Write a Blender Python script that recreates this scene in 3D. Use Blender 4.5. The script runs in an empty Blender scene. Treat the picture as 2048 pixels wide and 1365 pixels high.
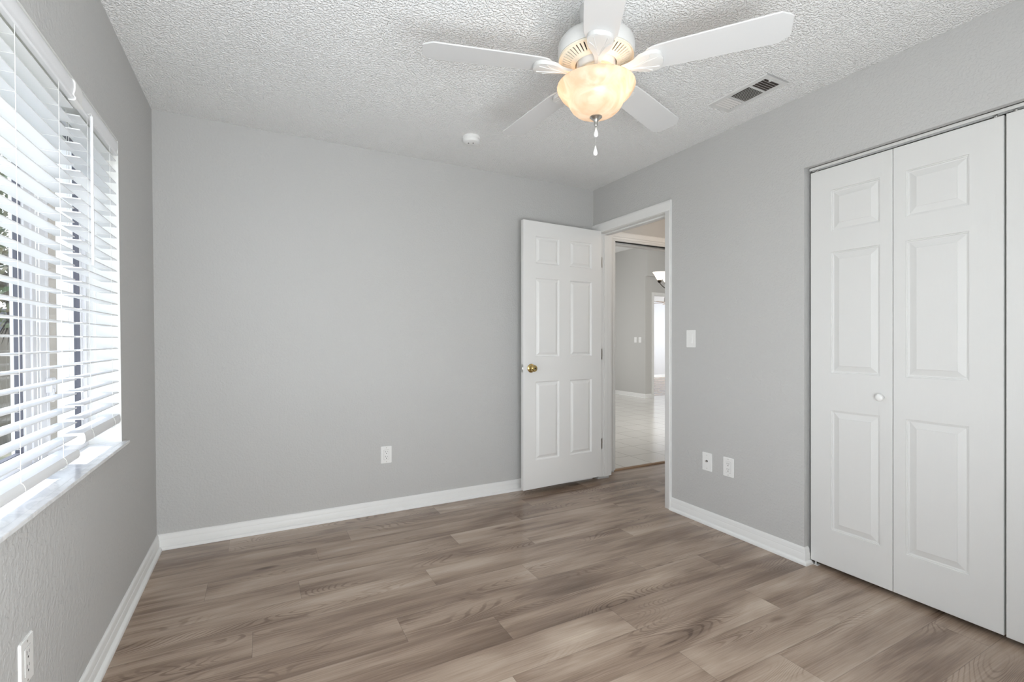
import bpy, bmesh, math, random
from mathutils import Vector, Matrix
random.seed(7)
S = bpy.context.scene
COL = S.collection
PI = math.pi

# ------------------------------------------------------------------ camera
cam_d = bpy.data.cameras.new('camera')
cam_d.sensor_width = 36.0
cam_d.lens = 951.6 / 2048 * 36.0
cam_d.clip_start = 0.02
cam = bpy.data.objects.new('camera', cam_d)
COL.objects.link(cam)
cam.location = (0.504, -3.254, 1.160)
cam.rotation_euler = (math.radians(90), 0, -math.radians(27.927))
S.camera = cam
S.view_settings.view_transform = 'Standard'
S.view_settings.look = 'None'
S.view_settings.gamma = 1.0
S.view_settings.use_curve_mapping = False
S.view_settings.exposure = 0.0
S.cycles.max_bounces = 10
S.cycles.diffuse_bounces = 7
S.cycles.glossy_bounces = 4
S.cycles.transmission_bounces = 6
S.cycles.transparent_max_bounces = 10
S.cycles.sample_clamp_indirect = 6.0
S.cycles.caustics_reflective = False
S.cycles.caustics_refractive = False

# ------------------------------------------------------------------ light
SKY = 4.0
SUN = 6.0
REAR = 114.0
world = bpy.data.worlds.new('sky'); S.world = world
world.use_nodes = True
wn = world.node_tree; wn.nodes.clear()
wo = wn.nodes.new('ShaderNodeOutputWorld'); wb = wn.nodes.new('ShaderNodeBackground')
tc = wn.nodes.new('ShaderNodeTexCoord'); sx = wn.nodes.new('ShaderNodeSeparateXYZ')
cr = wn.nodes.new('ShaderNodeValToRGB')
wn.links.new(tc.outputs['Generated'], sx.inputs[0]); wn.links.new(sx.outputs['Z'], cr.inputs[0])
cr.color_ramp.elements[0].position = 0.0; cr.color_ramp.elements[0].color = (0.92, 0.94, 0.97, 1)
cr.color_ramp.elements[1].position = 0.8; cr.color_ramp.elements[1].color = (0.62, 0.76, 1.0, 1)
wn.links.new(cr.outputs[0], wb.inputs[0]); wb.inputs[1].default_value = SKY
wn.links.new(wb.outputs[0], wo.inputs[0])

def add_light(name, kind, loc, energy, color=(1, 1, 1), rot=(0, 0, 0), **kw):
    d = bpy.data.lights.new(name, kind); d.energy = energy; d.color = color
    for k, v in kw.items(): setattr(d, k, v)
    o = bpy.data.objects.new(name, d); COL.objects.link(o)
    o.location = loc; o.rotation_euler = rot
    return o
sun_dir = Vector((0.46, -0.20, -0.86)).normalized()
sun = add_light('sun', 'SUN', (-4, 1, 6), SUN, (1.0, 0.97, 0.92), angle=math.radians(0.6))
sun.rotation_euler = sun_dir.to_track_quat('-Z', 'Y').to_euler()
# fill light added behind the camera; the rear wall has no opening
add_light('rear_fill', 'AREA', (0.85, -3.66, 1.25), REAR, (0.93, 0.975, 1.0), (math.radians(114), 0, 0),
          shape='RECTANGLE', size=1.5, size_y=1.7)
# fill lights added out of view in the dining and living areas
add_light('dining_fill', 'AREA', (6.2, .30, 1.5), 55.0, (1.0, .985, .96), (math.radians(90), 0, 0), shape='RECTANGLE', size=2.4, size_y=2.0)
add_light('living_fill', 'AREA', (5.0, 5.35, 1.3), 40.0, (0.97, 0.985, 1.0), (math.radians(-90), 0, 0),
          shape='RECTANGLE', size=3.0, size_y=2.2)
add_light('far_room_fill', 'AREA', (12.9, 6.0, 1.4), 105.0, (0.93, 0.97, 1.0), (0, math.radians(90), 0),
          shape='RECTANGLE', size=2.0, size_y=2.0)  # added fill, out of view, that brightens the far room
add_light('hall_fill', 'POINT', (3.85, -0.62, 2.2), 5.5, (1.0, 0.86, 0.74), shadow_soft_size=0.08)  # unseen warm light added in the hall, right of the doorway

# ------------------------------------------------------------------ room numbers
W = 3.012          # right wall plane
H = 2.44           # ceiling
YR = -3.70         # rear wall
TL = 0.0102        # the left wall leans out by this much per metre of height
def lean(v): return Vector((v[0] - TL * v[2], v[1], v[2]))

# ------------------------------------------------------------------ mesh helpers
class MB:
    def __init__(self, xf=None):
        self.v = []; self.f = []; self.xf = xf; self.mi = []; self.cur = 0
        self.smooth = []
        self.sm = False
    def vert(self, p):
        p = Vector(p)
        if self.xf: p = self.xf(p)
        self.v.append(Vector(p)); return len(self.v) - 1
    def face(self, idx):
        self.f.append(tuple(idx)); self.mi.append(self.cur); self.smooth.append(self.sm)
    def poly(self, pts): self.face([self.vert(p) for p in pts])
    def box(self, a, b, bev=0.0):
        x0, y0, z0 = [min(a[i], b[i]) for i in range(3)]
        x1, y1, z1 = [max(a[i], b[i]) for i in range(3)]
        if bev <= 0:
            i = [self.vert(p) for p in ((x0,y0,z0),(x1,y0,z0),(x1,y1,z0),(x0,y1,z0),(x0,y0,z1),(x1,y0,z1),(x1,y1,z1),(x0,y1,z1))]
            for q in ((0,3,2,1),(4,5,6,7),(0,1,5,4),(1,2,6,5),(2,3,7,6),(3,0,4,7)): self.face([i[k] for k in q])
            return
        bm = bmesh.new(); bmesh.ops.create_cube(bm, size=1.0)
        for v in bm.verts:
            v.co = Vector((x0 + (v.co.x + .5) * (x1 - x0), y0 + (v.co.y + .5) * (y1 - y0), z0 + (v.co.z + .5) * (z1 - z0)))
        bmesh.ops.bevel(bm, geom=bm.edges[:], offset=bev, segments=2, affect='EDGES', profile=0.6)
        self.bm(bm)
    def bm(self, bm, mat=None):
        bm.verts.ensure_lookup_table()
        base = [self.vert(mat @ v.co if mat else v.co) for v in bm.verts]
        for f in bm.faces: self.face([base[v.index] for v in f.verts])
        bm.free()
    def prism(self, pts, d, cap=True):
        """closed outline of 3-D points pushed along d"""
        d = Vector(d); n = len(pts)
        a = [self.vert(p) for p in pts]; b = [self.vert(Vector(p) + d) for p in pts]
        for i in range(n):
            j = (i + 1) % n; self.face((a[i], a[j], b[j], b[i]))
        if cap: self.face(a[::-1]); self.face(b)
    def lathe(self, prof, c=(0, 0, 0), n=48, axis='z', mat=None, close=False):
        """profile (r, h) spun about an axis through c"""
        rings = []
        for r, h in prof:
            ring = []
            for k in range(n):
                t = 2 * PI * k / n
                p = Vector((r * math.cos(t), r * math.sin(t), h))
                if mat: p = mat @ p
                ring.append(self.vert(Vector(c) + p))
            rings.append(ring)
        for i in range(len(rings) - 1 + (1 if close else 0)):
            A = rings[i]; B = rings[(i + 1) % len(rings)]
            for k in range(n):
                self.face((A[k], A[(k + 1) % n], B[(k + 1) % n], B[k]))
        if not close:
            if prof[0][0] > 1e-5: self.face(rings[0][::-1])
            if prof[-1][0] > 1e-5: self.face(rings[-1])
    def tube(self, pts, r, n=8):
        pts = [Vector(p) for p in pts]; rings = []
        for i, p in enumerate(pts):
            t = (pts[min(i + 1, len(pts) - 1)] - pts[max(i - 1, 0)]).normalized()
            u = t.cross(Vector((0, 0, 1)))
            if u.length < 0.05: u = t.cross(Vector((1, 0, 0)))
            u.normalize(); w = t.cross(u)
            rr = r[i] if isinstance(r, (list, tuple)) else r
            rings.append([self.vert(p + u * rr * math.cos(2*PI*k/n) + w * rr * math.sin(2*PI*k/n)) for k in range(n)])
        for A, B in zip(rings, rings[1:]):
            for k in range(n): self.face((A[k], A[(k+1) % n], B[(k+1) % n], B[k]))
        self.face(rings[0][::-1]); self.face(rings[-1])
    def sweep(self, path, prof, flip=False):
        """profile (out, z) carried along a 2-D path with mitred corners; out is to the left of travel"""
        n = len(path); P = [Vector((p[0], p[1])) for p in path]; rings = []
        for i in range(n):
            ds = []
            if i > 0: ds.append((P[i] - P[i-1]).normalized())
            if i < n - 1: ds.append((P[i+1] - P[i]).normalized())
            ns = [Vector((-d.y, d.x)) for d in ds]
            m = ns[0] if len(ns) == 1 else (ns[0] + ns[1]) / (1 + ns[0].dot(ns[1]))
            rings.append([self.vert((P[i].x + m.x * o, P[i].y + m.y * o, z)) for o, z in prof])
        k = len(prof)
        for A, B in zip(rings, rings[1:]):
            for j in range(k): self.face((A[j], A[(j+1) % k], B[(j+1) % k], B[j]))
        self.face(rings[0][::-1]); self.face(rings[-1])
    def make(self, name, mat=None, parent=None, origin=None, smooth=False, angle=None, weld=False):
        if origin is None:
            lo = [min(v[i] for v in self.v) for i in range(3)]; hi = [max(v[i] for v in self.v) for i in range(3)]
            origin = ((lo[0]+hi[0])/2, (lo[1]+hi[1])/2, lo[2])
        O = Vector(origin)
        me = bpy.data.meshes.new(name)
        me.from_pydata([tuple(v - O) for v in self.v], [], self.f)
        bm = bmesh.new(); bm.from_mesh(me)
        if weld: bmesh.ops.remove_doubles(bm, verts=bm.verts, dist=1e-6)
        bmesh.ops.recalc_face_normals(bm, faces=bm.faces); bm.to_mesh(me); bm.free()
        mats = mat if isinstance(mat, (list, tuple)) else [mat]
        for m in mats:
            if m: me.materials.append(m)
        if len(mats) > 1 and len(me.polygons) == len(self.mi):
            for p, i in zip(me.polygons, self.mi): p.material_index = i
        if smooth or angle:
            for p in me.polygons: p.use_smooth = True
            if angle:
                try: me.set_sharp_from_angle(angle=math.radians(angle))
                except Exception: pass
        o = bpy.data.objects.new(name, me); COL.objects.link(o)
        if parent:
            o.parent = parent; o.location = O - world_loc(parent)
        else: o.location = O
        return o
def world_loc(o):
    p = Vector(o.location)
    while o.parent: o = o.parent; p += Vector(o.location)
    return p
def tag(o, label, cat, group=None, kind=None):
    o['label'] = label; o['category'] = cat
    if group: o['group'] = group
    if kind: o['kind'] = kind
    return o
def empty(name, loc):
    o = bpy.data.objects.new(name, None); COL.objects.link(o); o.location = loc; o.empty_display_size = 0.05
    return o
def kids(o): return [c for c in bpy.data.objects if c.parent == o]
def copy_tree(o, parent=None, delta=None):
    c = o.copy(); COL.objects.link(c); c.parent = parent
    if delta is not None: c.location = Vector(o.location) + Vector(delta)
    for k in kids(o): copy_tree(k, c)
    return c

# ------------------------------------------------------------------ materials
def mat(name, color=(.8, .8, .8), rough=.5, metal=0.0, spec=0.5, bump=None, emis=None):
    m = bpy.data.materials.new(name); m.use_nodes = True
    n = m.node_tree; b = n.nodes['Principled BSDF']
    b.inputs['Base Color'].default_value = (*color, 1); b.inputs['Roughness'].default_value = rough
    b.inputs['Metallic'].default_value = metal; b.inputs['Specular IOR Level'].default_value = spec
    if emis:
        b.inputs['Emission Color'].default_value = (*emis[0], 1); b.inputs['Emission Strength'].default_value = emis[1]
    if bump: add_bump(m, bump)
    return m
def N(m, t, **kw):
    n = m.node_tree.nodes.new(t)
    for k, v in kw.items(): setattr(n, k, v)
    return n
def add_bump(m, layers):
    """layers: (kind, scale, strength, distance, mapping scale)"""
    L = m.node_tree.links; b = m.node_tree.nodes['Principled BSDF']; prev = None
    g = N(m, 'ShaderNodeNewGeometry')
    for kind, sc, st, dist, ms in layers:
        mp = N(m, 'ShaderNodeMapping'); mp.inputs['Scale'].default_value = ms
        L.new(g.outputs['Position'], mp.inputs[0])
        if kind == 'vor':
            t = N(m, 'ShaderNodeTexVoronoi'); t.feature = 'SMOOTH_F1'; out = t.outputs['Distance']
        else:
            t = N(m, 'ShaderNodeTexNoise'); t.inputs['Detail'].default_value = 4.0 if kind == 'noise' else 1.5; out = t.outputs['Fac']
        t.inputs['Scale'].default_value = sc; L.new(mp.outputs[0], t.inputs['Vector'])
        src = out
        if kind == 'blob':
            r = N(m, 'ShaderNodeValToRGB'); r.color_ramp.elements[0].position = .42; r.color_ramp.elements[1].position = .62
            L.new(out, r.inputs[0]); src = r.outputs[0]
        bp = N(m, 'ShaderNodeBump'); bp.inputs['Strength'].default_value = st; bp.inputs['Distance'].default_value = dist
        L.new(src, bp.inputs['Height'])
        if prev: L.new(prev.outputs[0], bp.inputs['Normal'])
        prev = bp
    L.new(prev.outputs[0], b.inputs['Normal'])
ONE = (1, 1, 1)
M = {}
M['wall'] = mat('grey_wall_paint', (.530, .528, .520), .75, bump=[('noise', 26, .30, .006, ONE), ('blob', 80, .34, .0022, ONE)])
M['wall_plain'] = mat('grey_wall_paint_far', (.55, .545, .53), .8)
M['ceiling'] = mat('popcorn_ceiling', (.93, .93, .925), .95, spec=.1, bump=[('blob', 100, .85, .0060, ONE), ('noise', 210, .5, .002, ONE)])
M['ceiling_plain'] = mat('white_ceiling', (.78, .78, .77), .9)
M['trim'] = mat('white_trim_paint', (.80, .80, .79), .42, bump=[('noise', 40, .12, .002, ONE)])
M['door'] = mat('white_door_paint', (.82, .82, .81), .4, bump=[('noise', 60, .05, .001, ONE)])
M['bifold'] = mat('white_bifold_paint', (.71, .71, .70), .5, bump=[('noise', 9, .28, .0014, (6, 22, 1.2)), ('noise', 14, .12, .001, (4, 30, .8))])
M['plastic'] = mat('white_plastic', (.84, .84, .83), .35)
M['white_metal'] = mat('white_enamel', (.68, .68, .67), .4)
M['blade'] = mat('white_blade', (.65, .65, .65), .42)
M['dark'] = mat('gap_shade', (.012, .011, .010), .8)
M['slot'] = mat('dark_slot', (.02, .018, .016), .6)
M['brass'] = mat('polished_brass', (.62, .47, .20), .22, metal=1.0)
M['steel'] = mat('satin_steel', (.62, .62, .60), .3, metal=1.0)
M['pewter'] = mat('nickel_finial', (.55, .53, .50), .3, metal=1.0)
M['slatm'] = mat('blind_slat', (.84, .85, .87), .38)
M['cord'] = mat('blind_cord', (.82, .82, .80), .8)
M['vinyl'] = mat('window_vinyl', (.80, .80, .82), .4)
M['frame_shade'] = mat('window_frame_shade', (.10, .10, .125), .5)  # shaded side of the white frame, put into a dark colour
M['bronze'] = mat('dark_bronze', (.045, .035, .028), .4, metal=.7)
M['duct'] = mat('duct_inside', (.05, .04, .035), .8)
M['reveal'] = mat('reveal_paint', (.80, .80, .78), .6, bump=[('noise', 26, .3, .005, ONE)])

def marble():
    m = mat('marble_sill', (.8, .8, .8), .12); L = m.node_tree.links; b = m.node_tree.nodes['Principled BSDF']
    g = N(m, 'ShaderNodeNewGeometry'); t = N(m, 'ShaderNodeTexNoise'); t.inputs['Scale'].default_value = 9; t.inputs['Detail'].default_value = 6; t.inputs['Distortion'].default_value = 1.4
    r = N(m, 'ShaderNodeValToRGB'); e = r.color_ramp.elements
    e[0].position = .40; e[0].color = (.82, .83, .84, 1); e[1].position = .53; e[1].color = (.72, .73, .74, 1)
    x = e.new(.58); x.color = (.84, .84, .84, 1)
    L.new(g.outputs['Position'], t.inputs['Vector']); L.new(t.outputs['Fac'], r.inputs[0]); L.new(r.outputs[0], b.inputs['Base Color'])
    return m
M['marble'] = marble()

def wood_floor():
    m = mat('oak_vinyl_plank', (.3, .25, .2), .4); T = m.node_tree; L = T.links; b = T.nodes['Principled BSDF']
    uv = N(m, 'ShaderNodeUVMap'); uv.uv_map = 'UVMap'
    at = N(m, 'ShaderNodeAttribute'); at.attribute_name = 'tone'
    def mapped(s):
        mp = N(m, 'ShaderNodeMapping'); mp.inputs['Scale'].default_value = s; L.new(uv.outputs[0], mp.inputs[0]); return mp
    def noise(s, sc=1, det=5, dis=0.0, rough=.55):
        mp = mapped(s); t = N(m, 'ShaderNodeTexNoise'); t.inputs['Scale'].default_value = sc; t.inputs['Detail'].default_value = det
        t.inputs['Distortion'].default_value = dis; t.inputs['Roughness'].default_value = rough
        L.new(mp.outputs[0], t.inputs['Vector']); return t.outputs['Fac']
    def math_(op, a, bb, cl=False):
        n = N(m, 'ShaderNodeMath', operation=op, use_clamp=cl)
        for i, x in enumerate((a, bb)):
            if isinstance(x, (int, float)): n.inputs[i].default_value = x
            else: L.new(x, n.inputs[i])
        return n.outputs[0]
    def ramp(x, p0, p1):
        n = N(m, 'ShaderNodeMapRange'); n.interpolation_type = 'SMOOTHSTEP'; L.new(x, n.inputs[0]); n.inputs[1].default_value = p0; n.inputs[2].default_value = p1; return n.outputs[0]
    streak = noise((1.3, 17, 1), 1, 4, .5, .5)
    cloud = noise((1.3, 6.0, 1), 1, 3, .5, .5)
    fine = noise((6, 190, 1), 1, 3, .0)
    # cathedral rings: contour lines of a stretched noise, shown in patches
    field = noise((1.1, 5.5, 1), 1, 1, .25, .4)
    wob = noise((14, 30, 1), 1, 2)
    fw = math_('ADD', field, math_('MULTIPLY', wob, .012))
    ringv = math_('SINE', math_('MULTIPLY', fw, 290.0), 0.0)
    ringv = ramp(ringv, .1, 1.0)
    patch = ramp(noise((1.2, 4.6, 1), 1, 1, 0), .52, .66)
    rings = math_('MULTIPLY', ringv, patch)
    # knots
    mpk = mapped((1.5, 5.2, 1)); v = N(m, 'ShaderNodeTexVoronoi'); v.inputs['Scale'].default_value = 1.0; L.new(mpk.outputs[0], v.inputs['Vector'])
    knot = math_('SUBTRACT', 1.0, ramp(v.outputs['Distance'], .02, .13))
    sep = N(m, 'ShaderNodeSeparateColor'); L.new(v.outputs['Color'], sep.inputs[0])
    knot = math_('MULTIPLY', knot, math_('GREATER_THAN', sep.outputs[0], .45))
    # value
    val = math_('ADD', at.outputs['Fac'], math_('MULTIPLY', math_('SUBTRACT', streak, .5), .60))
    val = math_('ADD', val, math_('MULTIPLY', math_('SUBTRACT', cloud, .5), 1.35))
    val = math_('ADD', val, math_('MULTIPLY', math_('SUBTRACT', fine, .5), .42))
    val = math_('SUBTRACT', val, math_('MULTIPLY', rings, .19))
    val = math_('SUBTRACT', val, math_('MULTIPLY', knot, .42))
    cr = N(m, 'ShaderNodeValToRGB'); e = cr.color_ramp.elements
    e[0].position = .0; e[0].color = (.088, .056, .038, 1); e[1].position = 1.0; e[1].color = (.58, .475, .380, 1)
    x = e.new(.35); x.color = (.242, .170, .124, 1)
    x = e.new(.62); x.color = (.390, .297, .229, 1)
    L.new(val, cr.inputs[0])
    # joints between planks, from the second UV map (0..1 over each plank)
    uv2 = N(m, 'ShaderNodeUVMap'); uv2.uv_map = 'Edge'
    sp = N(m, 'ShaderNodeSeparateXYZ'); L.new(uv2.outputs[0], sp.inputs[0])
    dy = math_('MINIMUM', sp.outputs[1], math_('SUBTRACT', .177, sp.outputs[1]))
    dx = math_('MINIMUM', sp.outputs[0], math_('SUBTRACT', 1.224, sp.outputs[0]))
    d = math_('MINIMUM', dx, dy)
    line = ramp(d, .0002, .0018)
    mix = N(m, 'ShaderNodeMix'); mix.data_type = 'RGBA'; mix.blend_type = 'MULTIPLY'
    mix.inputs[0].default_value = 1.0
    gray = N(m, 'ShaderNodeMapRange'); L.new(line, gray.inputs[0]); gray.inputs[3].default_value = .72; gray.inputs[4].default_value = 1.0
    cmb = N(m, 'ShaderNodeCombineColor')
    for i in range(3): L.new(gray.outputs[0], cmb.inputs[i])
    L.new(cr.outputs[0], mix.inputs[6]); L.new(cmb.outputs[0], mix.inputs[7]); L.new(mix.outputs[2], b.inputs['Base Color'])
    rr = N(m, 'ShaderNodeMapRange'); L.new(fine, rr.inputs[0]); rr.inputs[3].default_value = .17; rr.inputs[4].default_value = .27
    L.new(rr.outputs[0], b.inputs['Roughness'])
    bp = N(m, 'ShaderNodeBump'); bp.inputs['Strength'].default_value = .25; bp.inputs['Distance'].default_value = .001
    hh = math_('ADD', math_('MULTIPLY', fine, .5), line); L.new(hh, bp.inputs['Height']); L.new(bp.outputs[0], b.inputs['Normal'])
    return m
M['wood'] = wood_floor()

def tile():
    m = mat('white_floor_tile', (.7, .69, .66), .16); T = m.node_tree; L = T.links; b = T.nodes['Principled BSDF']
    g = N(m, 'ShaderNodeNewGeometry'); mp = N(m, 'ShaderNodeMapping'); L.new(g.outputs['Position'], mp.inputs[0])
    mp.inputs['Location'].default_value = (-3.80 + .333 * 20, -.43 + .333 * 20, 0)
    br = N(m, 'ShaderNodeTexBrick'); br.offset = 0.0; br.squash = 1.0
    br.inputs['Color1'].default_value = (.72, .705, .675, 1); br.inputs['Color2'].default_value = (.68, .665, .635, 1)
    br.inputs['Mortar'].default_value = (.34, .31, .28, 1); br.inputs['Scale'].default_value = 1.0
    br.inputs['Mortar Size'].default_value = .0035; br.inputs['Mortar Smooth'].default_value = .2
    br.inputs['Brick Width'].default_value = .333; br.inputs['Row Height'].default_value = .333
    L.new(mp.outputs[0], br.inputs['Vector']); L.new(br.outputs['Color'], b.inputs['Base Color'])
    return m
M['tile'] = tile()

def glass():
    m = bpy.data.materials.new('window_glass'); m.use_nodes = True; T = m.node_tree; T.nodes.clear()
    o = N(m, 'ShaderNodeOutputMaterial'); t = N(m, 'ShaderNodeBsdfTransparent'); g = N(m, 'ShaderNodeBsdfGlossy'); mx = N(m, 'ShaderNodeMixShader'); f = N(m, 'ShaderNodeMath', operation='MULTIPLY_ADD')
    lw = N(m, 'ShaderNodeLayerWeight'); lw.inputs[0].default_value = .5; pw = N(m, 'ShaderNodeMath', operation='POWER'); pw.inputs[1].default_value = 5
    T.links.new(lw.outputs['Facing'], pw.inputs[0]); T.links.new(pw.outputs[0], f.inputs[0]); f.inputs[1].default_value = .9; f.inputs[2].default_value = .04
    g.inputs['Roughness'].default_value = .02; t.inputs[0].default_value = (.93, .95, .95, 1)
    T.links.new(f.outputs[0], mx.inputs[0]); T.links.new(t.outputs[0], mx.inputs[1]); T.links.new(g.outputs[0], mx.inputs[2]); T.links.new(mx.outputs[0], o.inputs[0])
    return m
M['glass'] = glass()

def alabaster(name, col, em, estr):
    """thin frosted glass: lets the bulb inside shine through"""
    m = bpy.data.materials.new(name); m.use_nodes = True; T = m.node_tree; T.nodes.clear(); L = T.links
    o = N(m, 'ShaderNodeOutputMaterial'); tr = N(m, 'ShaderNodeBsdfTranslucent'); df = N(m, 'ShaderNodeBsdfDiffuse'); gl = N(m, 'ShaderNodeBsdfGlossy')
    tc_ = N(m, 'ShaderNodeTexCoord'); ns = N(m, 'ShaderNodeTexNoise'); ns.inputs['Scale'].default_value = 11; ns.inputs['Detail'].default_value = 4; ns.inputs['Distortion'].default_value = 1.8
    L.new(tc_.outputs['Object'], ns.inputs['Vector'])
    r = N(m, 'ShaderNodeValToRGB'); e = r.color_ramp.elements
    e[0].position = .35; e[0].color = (col[0]*.86, col[1]*.77, col[2]*.68, 1); e[1].position = .60; e[1].color = (*col, 1)
    L.new(ns.outputs['Fac'], r.inputs[0]); L.new(r.outputs[0], tr.inputs[0]); L.new(r.outputs[0], df.inputs[0])
    m1 = N(m, 'ShaderNodeMixShader'); m1.inputs[0].default_value = .40; L.new(tr.outputs[0], m1.inputs[1]); L.new(df.outputs[0], m1.inputs[2])
    m2 = N(m, 'ShaderNodeMixShader'); m2.inputs[0].default_value = .04; gl.inputs['Roughness'].default_value = .3
    L.new(m1.outputs[0], m2.inputs[1]); L.new(gl.outputs[0], m2.inputs[2])
    es = N(m, 'ShaderNodeEmission'); es.inputs[0].default_value = (*em, 1); es.inputs[1].default_value = estr
    ad = N(m, 'ShaderNodeAddShader'); L.new(m2.outputs[0], ad.inputs[0]); L.new(es.outputs[0], ad.inputs[1])
    L.new(ad.outputs[0], o.inputs[0])
    return m
M['bowl'] = alabaster('alabaster_bowl', (.88, .79, .70), (1.0, .82, .62), .06)
M['bulb'] = mat('lit_bulb', (1, 1, 1), .4, emis=((1.0, .82, .58), 3.0))
M['shade'] = alabaster('chandelier_glass', (.92, .90, .86), (1.0, .95, .86), .75)

# ------------------------------------------------------------------ floor
def planks(name, x0, x1, y0, y1, joints):
    """rows run along x, 0.177 m wide; joints gives one known end joint per row"""
    verts = []; faces = []; uvs = []; edges = []; tones = []
    L = 1.224
    k0 = math.floor((-1.093 - y1) / .177) - 1; k1 = math.ceil((-1.093 - y0) / .177) + 1
    for k in range(k0, k1):
        ya = -1.093 - .177 * (k + 1); yb = ya + .177        # row k spans ya..yb
        a, b_ = max(ya, y0), min(yb, y1)
        if b_ - a < 1e-4: continue
        j = joints.get(k, random.uniform(0, L))
        i = math.floor((x0 - j) / L)
        while j + i * L < x1:
            xa = j + i * L; xb = xa + L; p, q = max(xa, x0), min(xb, x1)
            i += 1
            if q - p < 1e-4: continue
            ou, ov = random.uniform(0, 60), random.uniform(0, 60)
            t = .50 + random.uniform(-.07, .07)
            base = len(verts); verts += [(p, a, 0), (q, a, 0), (q, b_, 0), (p, b_, 0)]
            faces.append((base, base+1, base+2, base+3)); tones.append(t)
            uvs += [(p - xa + ou, a - ya + ov), (q - xa + ou, a - ya + ov), (q - xa + ou, b_ - ya + ov), (p - xa + ou, b_ - ya + ov)]
            edges += [(p - xa, a - ya), (q - xa, a - ya), (q - xa, b_ - ya), (p - xa, b_ - ya)]
    me = bpy.data.meshes.new(name); me.from_pydata(verts, [], faces)
    u = me.uv_layers.new(name='UVMap'); e = me.uv_layers.new(name='Edge')
    for i in range(len(uvs)): u.data[i].uv = uvs[i]; e.data[i].uv = edges[i]
    at = me.attributes.new('tone', 'FLOAT', 'FACE')
    for i, t in enumerate(tones): at.data[i].value = t
    me.materials.append(M['wood'])
    o = bpy.data.objects.new(name, me); COL.objects.link(o)
    return o
# row k spans -1.093-.177(k+1) .. -1.093-.177k
J = {-1: 1.245, -2: .67, -3: .285, -4: .78, -5: .973, -6: .35, 0: .479, 1: 1.01, 2: .15, 3: 1.843, 4: 2.50, 5: 1.886, 6: 2.203, 7: 2.95}
tag(planks('floor', -.12, 4.3, YR - .15, .062, J), 'greyish brown oak plank floor of the bedroom', 'floor', kind='structure')
tag(planks('floor', 7.52, 13.2, 4.15, 8.2, {}), 'reddish brown plank floor of the far bright room', 'floor', kind='structure').location.z = .001
mb = MB(); mb.box((2.4, .062, -.05), (9.8, 4.16, 0)); mb.box((2.4, 4.16, -.05), (7.45, 5.6, 0))
tag(mb.make('floor', M['tile']), 'glossy white square floor tiles with grey grout beyond the hall', 'floor', kind='structure')

# ------------------------------------------------------------------ walls
def st(mb, name, m, label, cat='wall', **kw):
    o = mb.make(name, m, **kw); return tag(o, label, cat, kind='structure')
WY0, WY1, WZ0, WZ1 = -2.62, -.722, .738, 1.998     # window opening
# left wall, leaning slightly
mb = MB(lean); T = -.20
mb.box((T, YR - .12, -.05), (0, WY0, H + .1)); mb.box((T, WY1, -.05), (0, .12, H + .1))
mb.box((T, WY0, -.05), (0, WY1, WZ0 - .012)); mb.box((T, WY0, WZ1), (0, WY1, H + .1))
st(mb, 'wall_left', M['wall'], 'grey painted wall around the window with blinds')
mb = MB(); mb.box((-.25, 0, -.05), (W + .119, .12, H + .1))
mb2 = mb; st(mb2, 'wall_back', M['wall'], 'grey textured wall at the back, behind the open door')
DY0, DY1, DZ = -.827, -.065, 2.075                  # bedroom doorway
CY0, CY1, CZ = -3.27, -1.775, 2.062                 # closet opening
mb = MB(); X1 = W + .118
mb.box((W, DY1, -.05), (X1, -.0005, H + .1)); mb.box((W, CY1, -.05), (X1, DY0, H + .1)); mb.box((W, YR - .12, -.05), (X1, CY0, H + .1))
mb.box((W, DY0, DZ), (X1, DY1, H + .1)); mb.box((W, CY0, CZ), (X1, CY1, H + .1))
st(mb, 'wall_right', M['wall'], 'grey painted wall with the doorway and the closet opening')
mb = MB(); mb.box((-.25, YR - .12, -.05), (W, YR, H + .1)); st(mb, 'wall_rear', M['wall_plain'], 'grey wall behind the viewpoint')
mb = MB(); mb.box((-.25, YR - .12, H), (W + .118, .12, H + .12)); st(mb, 'ceiling', M['ceiling'], 'white popcorn textured bedroom ceiling', 'ceiling')
# closet shell
mb = MB(); mb.box((X1 + .6, CY0 - .1, 0), (X1 + .65, CY1 + .1, H)); mb.box((X1, CY1 + .06, 0), (X1 + .6, CY1 + .1, H)); mb.box((X1, CY0 - .1, 0), (X1 + .6, CY0 - .06, H)); mb.box((X1, CY0 - .1, H - .05), (X1 + .6, CY1 + .06, H))
mb.box((W + .118, CY0 - .06, -.05), (X1 + .6, CY1 + .06, -.001))
st(mb, 'wall_closet', M['wall_plain'], 'grey closet walls behind the folding doors')
# hall between bedroom and living room: wall with the cased opening
HY = .045
OX0, OX1, OZ = 3.275, 4.05, 2.047
mb = MB(); mb.box((X1, HY, -.05), (OX0, HY + .11, H)); mb.box((OX1, HY, -.05), (4.6, HY + .11, H)); mb.box((OX0, HY, OZ + .01), (OX1, HY + .11, H))
st(mb, 'wall_hall', M['wall_plain'], 'grey hall wall above the white header of the cased opening')
mb = MB(); mb.box((4.30, -1.6, -.05), (4.4, HY, H)); mb.box((X1, -1.60, -.05), (4.3, -1.5, H)); st(mb, 'wall_hall_end', M['wall_plain'], 'grey hall wall beside the doorway')
mb = MB(); mb.box((X1, -1.6, H), (4.6, HY + .11, H + .05)); st(mb, 'ceiling_hall', M['ceiling_plain'], 'white ceiling of the small hall', 'ceiling')
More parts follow.
